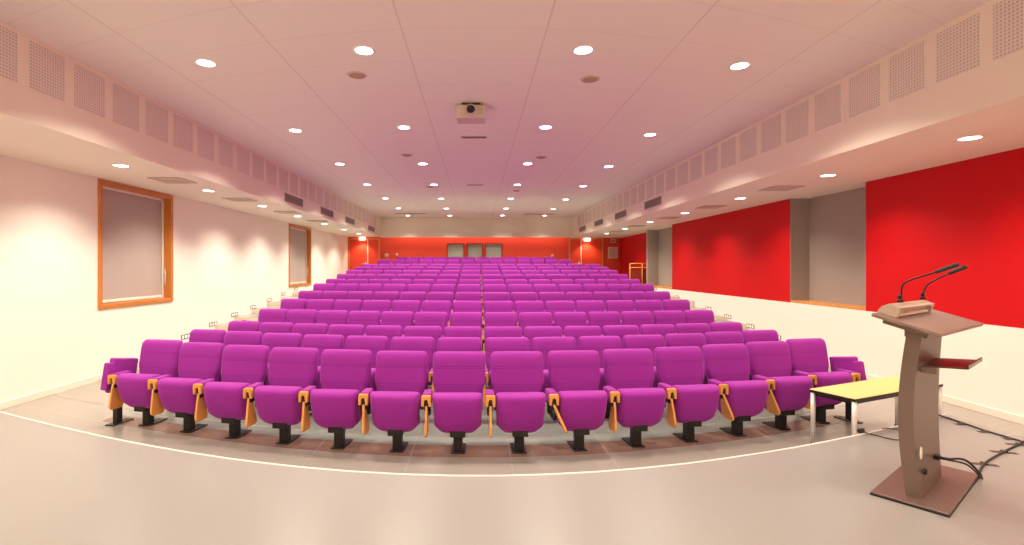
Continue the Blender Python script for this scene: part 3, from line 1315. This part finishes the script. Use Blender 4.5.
def tapes(pts, root, ang, L=.11, W=.05):
    for p, a in zip(pts, ang):
        m_ = MB(M['tape'])
        mt = Matrix.Translation((p[0], p[1], STAGE_Z)) @ Matrix.Rotation(a, 4, 'Z')
        m_.prism([(-L / 2, .0005), (-.014, .001), (-.008, .0135), (.008, .0135), (.014, .001), (L / 2, .0005), (L / 2, .002), (.016, .003), (.009, .0155), (-.009, .0155), (-.016, .003), (-L / 2, .002)],
                 'y', -W / 2, W / 2, mtx=mt)
        m_.build('tape_strip', root)


zc = STAGE_Z + .008
pa = [(4.62, 5.35, zc), (4.60, 4.73, zc), (4.59, 4.51, zc), (4.605, 4.31, zc), (4.62, 4.1, zc), (4.63, 3.4, zc), (4.6, 2.2, zc), (4.62, .4, zc)]
ca = thing('floor_cable', 'dark cable taped along the side edge of the stage', 'cable', (4.62, 5.1, STAGE_Z))
m_ = MB(M['rubber'])
m_.tube([Vector(p) - Vector((4.62, 5.1, STAGE_Z)) for p in smooth_path(pa)], .0075, 8)
m_.build('cord', ca)
tp = [ground(961.5, 424.5, STAGE_Z), ground(985, 432, STAGE_Z), ground(1010, 439, STAGE_Z)]
tapes([Vector(p) - Vector((4.62, 5.1, STAGE_Z)) + Vector((0, 0, 0)) for p in tp], ca, (.1, .05, .1))
for ch in ca.children:
    if ch.name.startswith('tape'):
        ch.location = (0, 0, -STAGE_Z)

cb = thing('floor_cable', 'dark cable from the lectern taped across the stage floor', 'cable', (3.6, 3.6, STAGE_Z))
O = Vector((3.6, 3.6, STAGE_Z))
pb = [lw(.055, -.096, .415), lw(.15, -.16, .41), lw(.26, -.205, .33), lw(.355, -.215, .262), Vector(ground(979, 476, STAGE_Z)) + Vector((0, 0, .012))]
for q in ((985, 464), (1004, 452.5), (1020, 444.5), (1034, 437)):
    g_ = ground(*q, STAGE_Z)
    pb.append(Vector((g_[0], g_[1], zc)))
pb[4].z = zc
m_ = MB(M['rubber'])
m_.tube([p - O for p in smooth_path(pb)], .0075, 8)
pb2 = [lw(.055, -.096, .41), lw(.12, -.175, .39), lw(.22, -.22, .31), lw(.34, -.222, .254)]
m_.tube([p - O for p in smooth_path(pb2)], .006, 8)
m_.build('cord', cb)
tp = [ground(984, 464.5, STAGE_Z), ground(1004, 452.5, STAGE_Z), ground(1019, 445, STAGE_Z)]
tapes([Vector(p) - O for p in tp], cb, (-.3, -.3, -.3), .17, .045)
for ch in cb.children:
    if ch.name.startswith('tape'):
        ch.location = (0, 0, -STAGE_Z)

cc = thing('power_cord', 'thin cord with black plug lying at the stage edge by the table', 'cable', ground(861, 433, STAGE_Z))
O = Vector(cc.location)
pc = [Vector((*ground(862, 433.5, STAGE_Z)[:2], STAGE_Z + .02))] + [Vector((*ground(*q, STAGE_Z)[:2], STAGE_Z + .006)) for q in ((868, 434), (878, 436.5), (890, 439.5), (900, 440.5), (908, 437), (902, 431), (890, 429), (882, 429.5))]
m_ = MB(M['tape'])
m_.tube([p - O for p in smooth_path(pc)], .005, 8)
m_.build('cord', cc)
m_ = MB(M['rubber'])
m_.tube([Vector((-.03, -.012, .022)), Vector((-.02, -.008, .022)), Vector((.02, .006, .022)), Vector((.035, .01, .020))], .02, 12, radii=[.016, .021, .021, .010])
m_.build('plug', cc)

# ------------------------------------------------------------------ world, camera, view
wld = bpy.data.worlds.new('room_air')
scene.world = wld
wld.use_nodes = True
bg = wld.node_tree.nodes['Background']
bg.inputs[0].default_value = (.9, .8, .7, 1)
bg.inputs[1].default_value = .15

cam = bpy.data.cameras.new('camera')
co = bpy.data.objects.new('camera', cam)
col.objects.link(co)
co.location = (0, 0, CAM_H)
co.rotation_euler = (PI / 2, 0, 0)
cam.sensor_width = 36
cam.lens = 36 * FPX / 1024
cam.shift_x = (512 - 477) / 1024
cam.shift_y = -(272.5 - 267.5) / 1024
cam.clip_start = .05
cam.clip_end = 100
scene.camera = co

scene.view_settings.view_transform = 'Standard'
scene.view_settings.look = 'None'
scene.view_settings.gamma = 1
scene.view_settings.use_curve_mapping = False
scene.view_settings.exposure = 0.0
scene.cycles.use_denoising = True
scene.cycles.max_bounces = 12
scene.cycles.diffuse_bounces = 8
scene.cycles.sample_clamp_indirect = 6
